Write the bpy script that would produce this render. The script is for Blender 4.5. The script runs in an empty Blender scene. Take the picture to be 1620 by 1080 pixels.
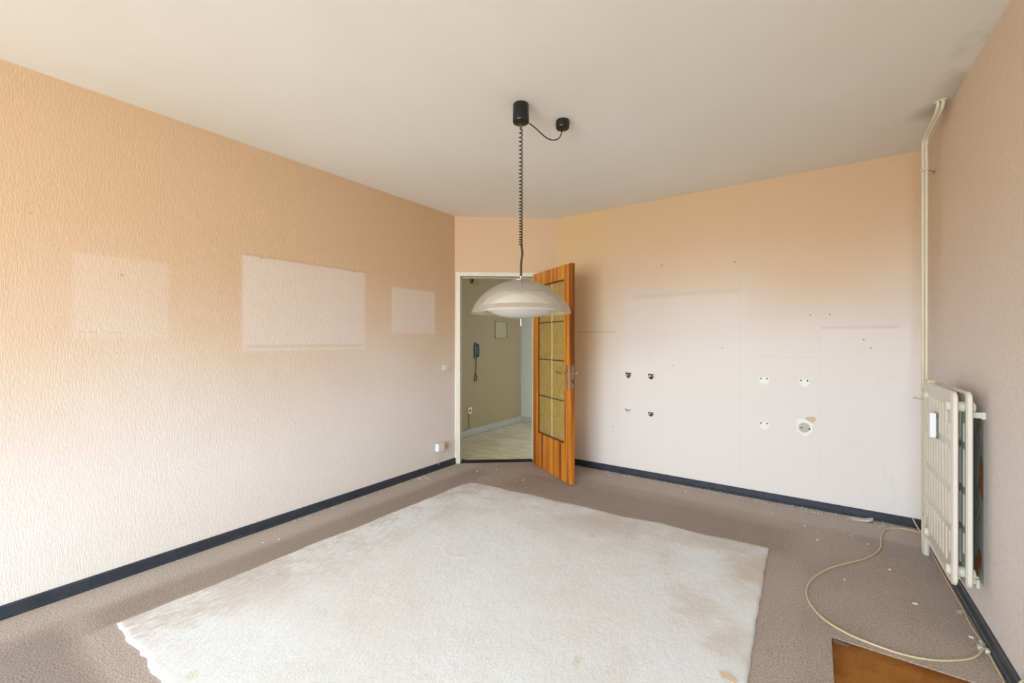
import bpy, bmesh, math, random
from mathutils import Vector, Matrix
random.seed(7)
SC = bpy.context.scene
COL = SC.collection
PI = math.pi
H = 2.6                      # ceiling height
XL, XR, YB, YR = -3.086, 0.618, 4.03, -3.4   # left, right, back and rear wall planes
EYE = 1.293

# ---------------------------------------------------------------- camera
cam_d = bpy.data.cameras.new('camera'); cam = bpy.data.objects.new('camera', cam_d); COL.objects.link(cam)
cam.location = (0, 0, EYE); cam.rotation_euler = (PI/2, 0, math.radians(35.168))
cam_d.sensor_width = 36; cam_d.lens = 15.044; cam_d.shift_y = -1.5/1620; cam_d.clip_start = 0.02
SC.camera = cam
# ---------------------------------------------------------------- view
vs = SC.view_settings
vs.view_transform = 'Standard'; vs.look = 'None'; vs.gamma = 1; vs.use_curve_mapping = False
vs.exposure = 1.68
# ---------------------------------------------------------------- world: overcast sky above a paler ground
W = bpy.data.worlds.new('World'); SC.world = W; W.use_nodes = True
wn = W.node_tree.nodes; wl = W.node_tree.links; wn.clear()
wo = wn.new('ShaderNodeOutputWorld'); bg = wn.new('ShaderNodeBackground')
tc = wn.new('ShaderNodeTexCoord'); sp = wn.new('ShaderNodeSeparateXYZ'); rp = wn.new('ShaderNodeValToRGB')
mr = wn.new('ShaderNodeMapRange'); mr.inputs[1].default_value = -1; mr.inputs[2].default_value = 1
wl.new(tc.outputs['Generated'], sp.inputs[0]); wl.new(sp.outputs[2], mr.inputs[0]); wl.new(mr.outputs[0], rp.inputs[0])
e = rp.color_ramp.elements
e[0].position = 0.0; e[0].color = (0.60, 0.64, 0.63, 1)
e[1].position = 0.46; e[1].color = (0.60, 0.64, 0.64, 1)
for p_, c_ in ((0.52, (0.84, 0.95, 1.06, 1)), (1.0, (0.78, 0.92, 1.06, 1))):
    q_ = e.new(p_); q_.color = c_
wl.new(rp.outputs[0], bg.inputs[0]); bg.inputs[1].default_value = 5.2; wl.new(bg.outputs[0], wo.inputs[0])

WIN = (-2.35, 0.52, 0.10, 2.50)          # the rear window: x0, x1, z0, z1
def area(name, loc, rot, sx, sy, power, color=(1, 1, 1), portal=False):
    l = bpy.data.lights.new(name, 'AREA'); l.shape = 'RECTANGLE'; l.size = sx; l.size_y = sy; l.energy = power; l.color = color
    o = bpy.data.objects.new(name, l); COL.objects.link(o); o.location = loc; o.rotation_euler = rot
    if portal: l.cycles.is_portal = True
    return o
area('window_portal', ((WIN[0]+WIN[1])/2, YR-0.12, (WIN[2]+WIN[3])/2), (PI/2, 0, 0), WIN[1]-WIN[0], WIN[3]-WIN[2], 1, portal=True)
# area light added by the hall's right wall, standing in for unseen daylight
area('hall_fill', (-1.36, 4.95, 1.25), (0, PI/2, 0), 1.9, 0.85, 7.0, (0.86, 0.93, 1.0))

# ================================================================ node helpers
def lin(c):
    return tuple(((v/255)/12.92 if v/255 <= 0.04045 else (((v/255)+0.055)/1.055)**2.4) for v in c) + (1,)
class NT:
    def __init__(s, name):
        s.m = bpy.data.materials.new(name); s.m.use_nodes = True
        s.t = s.m.node_tree; s.n = s.t.nodes; s.l = s.t.links; s.n.clear()
        s.out = s.n.new('ShaderNodeOutputMaterial')
        s.tc = s.n.new('ShaderNodeTexCoord')
        s._sep = None
    def put(s, sock, v):
        if hasattr(v, 'is_linked') or isinstance(v, bpy.types.NodeSocket): s.l.new(v, sock)
        else: sock.default_value = v
    def math(s, op, a, b=None, c=None, clamp=False):
        n = s.n.new('ShaderNodeMath'); n.operation = op; n.use_clamp = clamp
        s.put(n.inputs[0], a)
        if b is not None: s.put(n.inputs[1], b)
        if c is not None: s.put(n.inputs[2], c)
        return n.outputs[0]
    def xyz(s):
        if s._sep is None:
            n = s.n.new('ShaderNodeSeparateXYZ'); s.l.new(s.tc.outputs['Object'], n.inputs[0]); s._sep = n.outputs
        return s._sep
    def step(s, v, a, b, lo=0.0, hi=1.0):
        n = s.n.new('ShaderNodeMapRange'); n.interpolation_type = 'SMOOTHSTEP'
        s.put(n.inputs[0], v); n.inputs[1].default_value = a; n.inputs[2].default_value = b
        n.inputs[3].default_value = lo; n.inputs[4].default_value = hi
        return n.outputs[0]
    def rect(s, u, v, u0, u1, v0, v1, soft=0.012):
        a = s.step(u, u0-soft, u0+soft); b = s.step(u, u1-soft, u1+soft, 1, 0)
        c = s.step(v, v0-soft, v0+soft); d = s.step(v, v1-soft, v1+soft, 1, 0)
        return s.math('MULTIPLY', s.math('MULTIPLY', a, b), s.math('MULTIPLY', c, d))
    def noise(s, scale, detail=3, rough=0.5, mapscale=(1, 1, 1), dist=0.0, rot=(0, 0, 0), out=0):
        m = s.n.new('ShaderNodeMapping'); m.inputs['Scale'].default_value = mapscale; m.inputs['Rotation'].default_value = rot
        s.l.new(s.tc.outputs['Object'], m.inputs[0])
        n = s.n.new('ShaderNodeTexNoise'); n.inputs['Scale'].default_value = scale; n.inputs['Detail'].default_value = detail
        n.inputs['Roughness'].default_value = rough; n.inputs['Distortion'].default_value = dist
        s.l.new(m.outputs[0], n.inputs['Vector']); return n.outputs[out]
    def voro(s, scale, mapscale=(1, 1, 1), rand=1.0, feature='F1'):
        m = s.n.new('ShaderNodeMapping'); m.inputs['Scale'].default_value = mapscale
        s.l.new(s.tc.outputs['Object'], m.inputs[0])
        n = s.n.new('ShaderNodeTexVoronoi'); n.feature = feature; n.inputs['Scale'].default_value = scale; n.inputs['Randomness'].default_value = rand
        s.l.new(m.outputs[0], n.inputs['Vector']); return n
    def mix(s, f, a, b):
        n = s.n.new('ShaderNodeMix'); n.data_type = 'RGBA'
        s.put(n.inputs[0], f); s.put(n.inputs[6], a); s.put(n.inputs[7], b); return n.outputs[2]
    def ramp(s, v, pts):
        n = s.n.new('ShaderNodeValToRGB'); s.put(n.inputs[0], v); el = n.color_ramp.elements
        el[0].position, el[0].color = pts[0]; el[1].position, el[1].color = pts[-1]
        for p, c in pts[1:-1]: q = el.new(p); q.color = c
        return n.outputs[0]
    def bump(s, h, dist, strength=1.0, normal=None):
        n = s.n.new('ShaderNodeBump'); n.inputs['Strength'].default_value = strength; n.inputs['Distance'].default_value = dist
        s.put(n.inputs['Height'], h)
        if normal: s.l.new(normal, n.inputs['Normal'])
        return n.outputs[0]
    def bsdf(s, color, rough=0.6, metal=0.0, normal=None, spec=0.5, **kw):
        b = s.n.new('ShaderNodeBsdfPrincipled'); s.put(b.inputs['Base Color'], color); s.put(b.inputs['Roughness'], rough)
        b.inputs['Metallic'].default_value = metal; b.inputs['Specular IOR Level'].default_value = spec
        for k, v in kw.items(): b.inputs[k].default_value = v
        if normal: s.l.new(normal, b.inputs['Normal'])
        s.l.new(b.outputs[0], s.out.inputs[0]); return b

def plain(name, rgb, rough=0.5, metal=0.0, spec=0.5, var=0.06, scale=12):
    t = NT(name); c = lin(rgb); d = tuple(v*(1-var*2) for v in c[:3])+(1,)
    t.bsdf(t.mix(t.noise(scale, 4), c, d), rough, metal, spec=spec); return t.m

# ================================================================ wall materials
CLEAN = lin((239, 233, 229)); PINK = lin((230, 214, 204)); STAIN = lin((217, 184, 147)); DEEP = lin((205, 168, 130))
def mat_wall_left():
    t = NT('bark_relief_wallpaper'); x, y, z = t.xyz()
    wob = t.noise(0.9, 3, 0.5)
    zz = t.math('ADD', z, t.math('MULTIPLY', t.math('SUBTRACT', wob, 0.5), 0.7))
    zz = t.math('ADD', zz, t.math('MULTIPLY', t.math('SUBTRACT', y, 1.5), -0.03))
    s_ = t.step(zz, 0.35, 1.95)
    ghosts = None
    for (a, b, c, d, k) in ((0.493, 0.891, 1.305, 1.745, 0.16), (1.285, 2.232, 1.22, 1.862, 0.42), (2.51, 3.045, 1.362, 1.772, 0.45)):
        g = t.math('MULTIPLY', t.rect(y, z, a, b, c, d, 0.014), k)
        ghosts = g if ghosts is None else t.math('MAXIMUM', ghosts, g)
    keep = t.math('SUBTRACT', 1.0, ghosts)
    s_ = t.math('MULTIPLY', s_, keep)
    col = t.mix(s_, CLEAN, STAIN)
    col = t.mix(t.math('MULTIPLY', ghosts, 0.35), col, PINK)
    deep = t.math('MULTIPLY', t.math('MULTIPLY', t.step(y, 2.0, 3.4), t.step(z, 1.1, 2.2)), keep)
    col = t.mix(t.math('MULTIPLY', deep, 0.12), col, DEEP)
    # dust line left by the top edge of the large picture
    dl = t.rect(y, z, 1.29, 2.25, 1.862, 1.874, 0.006)
    dl2 = t.rect(y, z, 1.31, 2.22, 1.245, 1.262, 0.012)
    dl3 = t.rect(y, z, 0.52, 0.89, 1.335, 1.342, 0.004)
    col = t.mix(t.math('MULTIPLY', dl, 0.25), col, lin((150, 115, 88)))
    col = t.mix(t.math('MULTIPLY', dl2, 0.22), col, lin((150, 125, 110)))
    col = t.mix(t.math('MULTIPLY', t.math('MULTIPLY', dl3, t.step(t.noise(30), 0.5, 0.6)), 0.25), col, lin((150, 125, 110)))
    v = t.voro(3.1); sk = t.step(v.outputs['Distance'], 0.006, 0.013, 1, 0)
    col = t.mix(t.math('MULTIPLY', sk, 0.5), col, lin((120, 80, 60)))
    h1 = t.noise(1.0, 2, 0.55, (60, 150, 34), 0.6)
    h2 = t.noise(1.0, 2, 0.5, (200, 230, 120))
    hh = t.math('ADD', t.step(h1, 0.38, 0.62), t.math('MULTIPLY', h2, 0.25))
    t.bsdf(col, 0.75, normal=t.bump(hh, 0.0014, 0.36), spec=0.25); return t.m
def mat_wall_back():
    t = NT('stained_smooth_wallpaper'); x, y, z = t.xyz()
    wob = t.noise(0.8, 3, 0.5)
    zz = t.math('ADD', z, t.math('MULTIPLY', t.math('SUBTRACT', wob, 0.5), 0.5))
    s_ = t.step(zz, 0.9, 2.35)
    # paler where furniture stood: three units with edges at their tops and sides
    top1 = t.rect(x, z, -2.4, -1.575, -1, 1.375, 0.012)
    lo = t.rect(x, z, -1.57, 0.045, -1, 1.33, 0.16)
    mid = t.rect(x, z, -1.5, -0.45, 1.2, 1.70, 0.05)
    r3 = t.rect(x, z, 0.045, 0.55, -1, 1.385, 0.02)
    clean = t.math('MAXIMUM', t.math('MAXIMUM', t.math('MULTIPLY', lo, 0.35), t.math('MULTIPLY', mid, 0.16)), t.math('MAXIMUM', t.math('MULTIPLY', r3, 0.4), t.math('MULTIPLY', top1, 0.4)))
    s2 = t.math('MULTIPLY', s_, t.math('SUBTRACT', 1.0, clean))
    col = t.mix(s2, CLEAN, STAIN)
    door_glow = t.math('MULTIPLY', t.step(x, -1.95, -1.4, 1, 0), t.step(z, 0.3, 1.3))  # yellow glow and shadow of the glazed door, painted into the wallpaper colour
    col = t.mix(t.math('MULTIPLY', door_glow, 0.5), col, lin((222, 190, 130)))
    lines = None
    for (a, b, c, d, k, so) in ((-2.1, -1.59, 1.372, 1.384, 0.30, 0.012), (-1.42, -0.5, 1.70, 1.722, 0.14, 0.025), (0.05, 0.5, 1.383, 1.396, 0.22, 0.012),
                            (-1.572, -1.564, 0.2, 1.37, 0.06, 0.008), (-1.15, -1.143, 0.3, 1.9, 0.04, 0.008), (-0.505, -0.498, 0.2, 1.9, 0.05, 0.008),
                            (0.037, 0.043, 0.2, 1.9, 0.04, 0.008), (-1.56, -0.6, 0.77, 0.775, 0.05, 0.01), (-0.42, 0.04, 1.16, 1.168, 0.07, 0.01)):
        g = t.math('MULTIPLY', t.rect(x, z, a, b, c, d, so), k)
        lines = g if lines is None else t.math('MAXIMUM', lines, g)
    col = t.mix(lines, col, lin((140, 110, 92)))
    # scratches and pin holes, thicker near the right corner
    v = t.voro(5.0, (1, 1, 0.7)); sk = t.step(v.outputs['Distance'], 0.008, 0.02, 1, 0)
    sk = t.math('MULTIPLY', sk, t.step(t.noise(3.0), 0.5, 0.55))
    sc = t.noise(1.0, 4, 0.6, (26, 1, 9), 1.6)
    sc = t.step(t.math('ABSOLUTE', t.math('SUBTRACT', sc, 0.5)), 0.001, 0.004, 1, 0)
    reg = t.math('MULTIPLY', t.math('MULTIPLY', t.step(x, 0.1, 0.3), t.step(z, 1.3, 1.0)), t.step(t.noise(6.0), 0.53, 0.60))
    col = t.mix(t.math('MAXIMUM', t.math('MULTIPLY', sk, 0.55), t.math('MULTIPLY', t.math('MULTIPLY', sc, reg), 0.5)), col, lin((105, 92, 84)))
    hh = t.noise(1.0, 3, 0.6, (120, 120, 40), 0.4)
    t.bsdf(col, 0.75, normal=t.bump(hh, 0.0007, 0.6), spec=0.25); return t.m
def mat_wall_right():
    t = NT('woven_wallpaper'); x, y, z = t.xyz()
    wob = t.noise(0.9, 3, 0.5)
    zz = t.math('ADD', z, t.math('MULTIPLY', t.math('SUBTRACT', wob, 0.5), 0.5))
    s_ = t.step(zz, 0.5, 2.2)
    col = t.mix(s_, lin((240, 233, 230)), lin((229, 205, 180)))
    # bare unpapered plaster behind the radiator
    bare = t.rect(y, z, 2.765, 3.4, 0.2, 0.95, 0.012)
    n1 = t.noise(7.0, 4, 0.6); n2 = t.noise(11.0, 3, 0.5, (1, 1, 0.5))
    bc = t.mix(t.step(n1, 0.42, 0.52), lin((150, 158, 160)), lin((176, 176, 168)))
    bc = t.mix(t.step(n2, 0.50, 0.56), bc, lin((160, 112, 72)))
    col = t.mix(bare, col, bc)
    v = t.voro(3.3); sk = t.step(v.outputs['Distance'], 0.006, 0.014, 1, 0)
    col = t.mix(t.math('MULTIPLY', sk, 0.4), col, lin((110, 90, 76)))
    fl = t.noise(1.0, 3, 0.7, (300, 240, 60)); col = t.mix(t.math('MULTIPLY', t.step(fl, 0.45, 0.6), 0.16), col, lin((150, 128, 112)))
    hh = t.noise(1.0, 3, 0.6, (160, 190, 50), 0.3)
    t.bsdf(col, 0.8, normal=t.bump(hh, 0.0013, 0.8), spec=0.2); return t.m
def mat_wall_diag():
    t = NT('peach_wallpaper'); x, y, z = t.xyz()
    col = t.mix(t.step(z, 0.5, 2.0), CLEAN, lin((222, 186, 146)))
    col = t.mix(t.math('MULTIPLY', t.noise(2.0, 3), 0.25), col, PINK)
    hh = t.noise(1.0, 3, 0.6, (120, 120, 40), 0.4)
    t.bsdf(col, 0.75, normal=t.bump(hh, 0.0008, 0.6), spec=0.25); return t.m
def mat_ceiling():
    t = NT('yellowed_ceiling_paint'); x, y, z = t.xyz()
    big = t.noise(0.7, 4, 0.55); big2 = t.noise(2.4, 4, 0.6)
    col = t.mix(t.step(big, 0.3, 0.7), lin((245, 241, 233)), lin((240, 235, 223)))
    col = t.mix(t.math('MULTIPLY', t.step(x, -1.2, 0.6), 0.3), col, lin((230, 218, 200)))  # darker towards the right: yellowing and weaker light painted as one tint
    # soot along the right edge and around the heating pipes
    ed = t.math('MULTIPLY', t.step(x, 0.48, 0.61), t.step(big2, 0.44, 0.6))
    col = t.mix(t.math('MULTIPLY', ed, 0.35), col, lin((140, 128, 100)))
    dx = t.math('SUBTRACT', x, 0.535); dy = t.math('SUBTRACT', y, 3.38)
    r = t.math('SQRT', t.math('ADD', t.math('MULTIPLY', dx, dx), t.math('MULTIPLY', t.math('MULTIPLY', dy, dy), 0.6)))
    col = t.mix(t.step(r, 0.02, 0.12, 0.30, 0), col, lin((120, 100, 78)))
    t.bsdf(col, 0.85, normal=t.bump(t.noise(60, 3), 0.0006, 0.5), spec=0.2); return t.m
def mat_carpet():
    t = NT('taupe_carpet_pile'); x, y, z = t.xyz()
    n1 = t.noise(1.6, 4, 0.6); n2 = t.noise(125, 3, 0.75); n3 = t.noise(38, 3, 0.6)
    base = t.mix(t.step(n1, 0.35, 0.65), lin((206, 191, 179)), lin((194, 179, 168)))
    # faded band along the walls, darker unfaded band beside the big rug
    fa = t.math('MAXIMUM', t.math('MULTIPLY', t.step(x, -2.90, -2.78, 1, 0), t.step(y, 0.2, 0.7, 0.5, 1)), t.math('MULTIPLY', t.step(y, 3.60, 3.72), t.step(x, -1.9, -1.7)))
    base = t.mix(t.math('MULTIPLY', fa, 0.75), base, lin((220, 210, 199)))
    dk = t.math('MAXIMUM', t.rect(x, y, -2.80, -2.59, 0.5, 3.3, 0.05), t.rect(x, y, -2.3, -0.1, 3.05, 3.5, 0.08))
    base = t.mix(t.math('MULTIPLY', dk, 0.55), base, lin((168, 153, 144)))
    pk = t.rect(x, y, -0.22, -0.05, 0.5, 3.0, 0.03)
    base = t.mix(t.math('MULTIPLY', pk, 0.45), base, lin((212, 198, 192)))
    pk2 = t.math('MULTIPLY', t.step(y, 0.36, 0.46, 1, 0), t.step(x, -2.9, -2.7))
    base = t.mix(t.math('MULTIPLY', t.rect(x, y, -2.61, -0.2, 0.445, 0.9, 0.02), 0.6), base, lin((216, 204, 199)))
    base = t.mix(t.math('MULTIPLY', pk2, 0.7), base, lin((160, 151, 147)))
    dirt = t.step(t.noise(9, 4, 0.7), 0.60, 0.72); base = t.mix(t.math('MULTIPLY', dirt, 0.25), base, lin((130, 116, 106)))
    col = t.mix(t.math('MULTIPLY', t.step(n2, 0.36, 0.64), 0.5), base, lin((112, 98, 90)))
    lt = t.step(t.noise(190, 1), 0.60, 0.70); col = t.mix(t.math('MULTIPLY', lt, 0.35), col, lin((222, 212, 200)))
    hh = t.math('ADD', n2, t.math('MULTIPLY', n3, 0.5))
    t.bsdf(col, 0.95, normal=t.bump(hh, 0.006, 1.0), spec=0.05); return t.m
def mat_rug():
    t = NT('cream_worn_rug_pile'); x, y, z = t.xyz()
    n1 = t.noise(1.3, 5, 0.62); n2 = t.noise(150, 3, 0.65, (1, 1, 1)); st = t.noise(1.0, 4, 0.65, (95, 13, 1))
    st2 = t.noise(1.0, 4, 0.65, (9, 70, 1))
    base = t.mix(t.step(n1, 0.35, 0.68), lin((240, 247, 254)), lin((236, 238, 240)))
    # worn edges: backing shows through in streaks
    ew = t.step(x, -2.57, -1.95, 1, 0)
    bw = t.step(y, 2.25, 3.0)
    wa = t.math('MULTIPLY', ew, t.step(t.math('ADD', t.math('MULTIPLY', n1, 0.6), t.math('MULTIPLY', st, 0.5)), 0.50, 0.62))
    wb = t.math('MULTIPLY', bw, t.step(t.math('ADD', t.math('MULTIPLY', n1, 0.6), t.math('MULTIPLY', n2, 0.45)), 0.46, 0.60))
    wr = t.math('MULTIPLY', t.step(x, -0.9, -0.25), t.step(t.noise(2.5, 4), 0.44, 0.6))
    base = t.mix(t.math('MULTIPLY', wa, 0.6), base, lin((188, 172, 156)))
    base = t.mix(t.math('MULTIPLY', wb, 0.65), base, lin((194, 180, 164)))
    base = t.mix(t.math('MULTIPLY', wr, 0.5), base, lin((206, 192, 174)))
    ys = t.step(t.noise(5.5, 2), 0.70, 0.76); base = t.mix(t.math('MULTIPLY', ys, 0.35), base, lin((200, 194, 140)))
    v = t.voro(4.0); sk = t.step(v.outputs['Distance'], 0.012, 0.03, 1, 0)
    sk = t.math('MULTIPLY', sk, t.step(t.noise(2.1), 0.48, 0.52))
    base = t.mix(t.math('MULTIPLY', sk, 0.55), base, lin((110, 96, 84)))
    col = t.mix(t.math('MULTIPLY', t.step(n2, 0.35, 0.7), 0.18), base, lin((212, 214, 216)))
    tuft = t.noise(1.0, 4, 0.65, (42, 24, 1), 0.3, (0, 0, 0.6))
    hh = t.math('ADD', t.math('MULTIPLY', n2, 0.5), t.math('MULTIPLY', tuft, 1.2))
    t.bsdf(col, 0.92, normal=t.bump(hh, 0.0055, 0.5), spec=0.08); return t.m
def mat_patch():
    t = NT('rust_brown_carpet'); x, y, z = t.xyz()
    n1 = t.noise(6, 4, 0.6); n2 = t.noise(130, 3, 0.75)
    col = t.mix(t.step(n1, 0.35, 0.65), lin((178, 122, 64)), lin((160, 106, 54)))
    ed = t.math('MAXIMUM', t.step(y, 2.24, 2.33), t.step(x, 0.075, 0.13, 1, 0))  # shade under the carpet's cut edges, painted as darker borders of the patch
    col = t.mix(t.math('MULTIPLY', ed, t.math('MULTIPLY', n1, 0.9)), col, lin((104, 60, 24)))
    col = t.mix(t.math('MULTIPLY', t.step(n2, 0.35, 0.7), 0.35), col, lin((110, 62, 20)))
    t.bsdf(col, 0.95, normal=t.bump(n2, 0.003, 0.8), spec=0.05); return t.m
def mat_skirt():
    t = NT('dark_slate_baseboard_paint')
    n = t.noise(14, 4, 0.6); col = t.mix(t.step(n, 0.3, 0.7), lin((44, 52, 62)), lin((56, 64, 74)))
    sc = t.step(t.noise(1.0, 3, 0.6, (60, 60, 200)), 0.70, 0.74)
    sc = t.math('MULTIPLY', sc, t.step(t.noise(3), 0.5, 0.6))
    col = t.mix(t.math('MULTIPLY', sc, 0.6), col, lin((150, 155, 160)))
    t.bsdf(col, 0.42, normal=t.bump(n, 0.001, 0.3)); return t.m
def mat_veneer():
    t = NT('orange_mahogany_veneer')
    a = t.noise(1.0, 3, 0.5, (8, 8, 0.35), 0.4); b = t.noise(1.0, 4, 0.7, (120, 120, 3.0)); c = t.noise(1.0, 2, 0.5, (19, 19, 0.3), 0.2)
    col = t.ramp(t.math('ADD', t.math('MULTIPLY', a, 0.65), t.math('MULTIPLY', c, 0.35)), [(0.38, lin((118, 60, 16))), (0.47, lin((188, 106, 28))), (0.54, lin((226, 148, 46))), (0.64, lin((146, 76, 20)))])
    col = t.mix(t.math('MULTIPLY', t.step(b, 0.45, 0.65), 0.18), col, lin((104, 50, 14)))
    t.bsdf(col, 0.30, normal=t.bump(b, 0.0004, 0.3), spec=0.5); return t.m
def mat_amber():
    t = NT('amber_ornamental_glass')
    n = t.noise(1.0, 3, 0.6, (26, 26, 18), 1.5); col = t.mix(t.step(n, 0.3, 0.7), lin((252, 228, 150)), lin((238, 204, 110)))
    nb = t.bump(n, 0.006, 0.8)
    tl = t.n.new('ShaderNodeBsdfTranslucent'); t.put(tl.inputs[0], col); t.l.new(nb, tl.inputs['Normal'])
    df = t.n.new('ShaderNodeBsdfDiffuse'); t.put(df.inputs[0], col); t.l.new(nb, df.inputs['Normal'])
    tr = t.n.new('ShaderNodeBsdfTransparent'); tr.inputs[0].default_value = (0.86, 0.66, 0.24, 1)
    gl = t.n.new('ShaderNodeBsdfGlossy'); gl.inputs['Roughness'].default_value = 0.14; t.l.new(nb, gl.inputs['Normal'])
    m1 = t.n.new('ShaderNodeMixShader'); m1.inputs[0].default_value = 0.5; t.l.new(tl.outputs[0], m1.inputs[1]); t.l.new(df.outputs[0], m1.inputs[2])
    m2 = t.n.new('ShaderNodeMixShader'); m2.inputs[0].default_value = 0.30; t.l.new(m1.outputs[0], m2.inputs[1]); t.l.new(tr.outputs[0], m2.inputs[2])
    fr = t.n.new('ShaderNodeFresnel'); fr.inputs[0].default_value = 1.5; t.l.new(nb, fr.inputs['Normal'])
    m3 = t.n.new('ShaderNodeMixShader'); t.l.new(fr.outputs[0], m3.inputs[0]); t.l.new(m2.outputs[0], m3.inputs[1]); t.l.new(gl.outputs[0], m3.inputs[2])
    t.l.new(m3.outputs[0], t.out.inputs[0]); return t.m
def mat_acrylic(name, rgb, trans, rough=0.2):
    t = NT(name); c = lin(rgb)
    tl = t.n.new('ShaderNodeBsdfTranslucent'); tl.inputs[0].default_value = c
    df = t.n.new('ShaderNodeBsdfDiffuse'); df.inputs[0].default_value = c
    tr = t.n.new('ShaderNodeBsdfTransparent'); tr.inputs[0].default_value = (0.97, 0.95, 0.92, 1)
    gl = t.n.new('ShaderNodeBsdfGlossy'); gl.inputs['Roughness'].default_value = rough
    fr = t.n.new('ShaderNodeFresnel'); fr.inputs[0].default_value = 1.3
    m1 = t.n.new('ShaderNodeMixShader'); m1.inputs[0].default_value = 0.5; t.l.new(tl.outputs[0], m1.inputs[1]); t.l.new(df.outputs[0], m1.inputs[2])
    m2 = t.n.new('ShaderNodeMixShader'); m2.inputs[0].default_value = trans; t.l.new(m1.outputs[0], m2.inputs[1]); t.l.new(tr.outputs[0], m2.inputs[2])
    m3 = t.n.new('ShaderNodeMixShader'); t.put(m3.inputs[0], t.math('MULTIPLY', fr.outputs[0], 0.6)); t.l.new(m2.outputs[0], m3.inputs[1]); t.l.new(gl.outputs[0], m3.inputs[2])
    t.l.new(m3.outputs[0], t.out.inputs[0]); return t.m
def mat_tile():
    t = NT('beige_marble_tile')
    n = t.noise(1.0, 5, 0.6, (2.0, 7.0, 1), 1.4, (0, 0, 0.5)); col = t.mix(t.step(n, 0.35, 0.65), lin((228, 221, 196)), lin((208, 198, 166)))
    t.bsdf(col, 0.22, spec=0.5); return t.m
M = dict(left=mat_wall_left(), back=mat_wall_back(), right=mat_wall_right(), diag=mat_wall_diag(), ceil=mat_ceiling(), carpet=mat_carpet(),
         rug=mat_rug(), patch=mat_patch(), skirt=mat_skirt(), veneer=mat_veneer(), amber=mat_amber(), tile=mat_tile(),
         cream=plain('cream_gloss_paint', (236, 230, 214), 0.35), seal=plain('frame_seal_brown', (120, 104, 84), 0.6),
         pipe=plain('cream_pipe_paint', (226, 214, 186), 0.35), rad=plain('radiator_enamel', (224, 219, 204), 0.32, var=0.04),
         white=plain('white_plastic', (242, 244, 246), 0.5, var=0.01), offwhite=plain('aged_white_plastic', (226, 220, 204), 0.4, var=0.02),
         black=plain('black_plastic', (26, 25, 25), 0.32, var=0.1), dark=plain('dark_hole', (34, 30, 28), 0.9),
         brass=plain('brass', (150, 118, 70), 0.35, 1.0), chrome=plain('brushed_nickel', (214, 206, 192), 0.28, 1.0),
         steel=plain('dull_zinc', (176, 170, 158), 0.4, 1.0), cable=plain('cream_cable_sheath', (222, 204, 168), 0.45),
         hall=plain('hall_wall_paint', (170, 156, 124), 0.8, spec=0.2, var=0.04, scale=3), hallb=plain('hall_blue_white_paint', (208, 214, 204), 0.8, spec=0.2, var=0.02),
         hallskirt=plain('grey_marble_skirting', (190, 187, 182), 0.3, var=0.1), plaster=plain('plaster_filler', (253, 253, 250), 0.85, var=0.03),
         grey=plain('grey_filler', (202, 202, 190), 0.85), maroon=plain('maroon_remnant', (92, 62, 60), 0.8, var=0.15), tan=plain('torn_paper_backing', (226, 206, 174), 0.9),
         blue=plain('blue_grey_plastic', (112, 132, 142), 0.4), bluewhite=plain('pale_blue_remnant', (208, 218, 226), 0.6), paper=plain('scrap_paper', (226, 218, 206), 0.9), lead=plain('dark_lead_came', (70, 46, 26), 0.5, 0.3),
         shade=mat_acrylic('frosted_acrylic_dome', (253, 247, 236), 0.80), bowl=mat_acrylic('opal_acrylic_bowl', (254, 252, 246), 0.04), wire=plain('bare_wire', (200, 196, 184), 0.4), yell=plain('yellowed_plastic', (160, 140, 88), 0.5),
         subfloor=plain('subfloor_felt', (110, 96, 80), 0.95), frame=plain('window_frame_paint', (235, 235, 230), 0.4))

# ================================================================ geometry helpers
def obj(name, bm, mat, parent=None, smooth=False, bevel=0, recalc=True):
    if recalc: bmesh.ops.recalc_face_normals(bm, faces=bm.faces[:])
    me = bpy.data.meshes.new(name); bm.to_mesh(me); bm.free()
    for m_ in (mat if isinstance(mat, (list, tuple)) else [mat]): me.materials.append(m_)
    if smooth:
        for p in me.polygons: p.use_smooth = True
    o = bpy.data.objects.new(name, me); COL.objects.link(o)
    if parent is not None: o.parent = parent
    if bevel:
        b = o.modifiers.new('bevel', 'BEVEL'); b.width = bevel; b.segments = 2; b.limit_method = 'ANGLE'; b.angle_limit = math.radians(40)
    return o
def struct(o): o['kind'] = 'structure'; return o
def tag(o, label, cat, group=None, kind=None):
    o['label'] = label; o['category'] = cat
    if group: o['group'] = group
    if kind: o['kind'] = kind
    return o
def thing(name, label, cat, loc=(0, 0, 0), rotz=0, group=None):
    o = bpy.data.objects.new(name, None); COL.objects.link(o); o.location = loc; o.rotation_euler = (0, 0, rotz)
    o.empty_display_size = 0.1
    return tag(o, label, cat, group)
def BM(): return bmesh.new()
def box(bm, x0, x1, y0, y1, z0, z1, mtx=None):
    vs_ = [bm.verts.new((x, y, z)) for x in (x0, x1) for y in (y0, y1) for z in (z0, z1)]
    if mtx is not None:
        for v in vs_: v.co = mtx @ v.co
    for f in ((0, 1, 3, 2), (4, 6, 7, 5), (0, 4, 5, 1), (2, 3, 7, 6), (0, 2, 6, 4), (1, 5, 7, 3)): bm.faces.new([vs_[i] for i in f])
    return bm
def prism(bm, pts, z0, z1, mtx=None):
    """extrude a polygon in local XY from z0 to z1"""
    a = [bm.verts.new((p[0], p[1], z0)) for p in pts]; b = [bm.verts.new((p[0], p[1], z1)) for p in pts]
    if mtx is not None:
        for v in a+b: v.co = mtx @ v.co
    bm.faces.new(a[::-1]); bm.faces.new(b)
    for i in range(len(pts)):
        j = (i+1) % len(pts); bm.faces.new((a[i], a[j], b[j], b[i]))
    return bm
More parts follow.
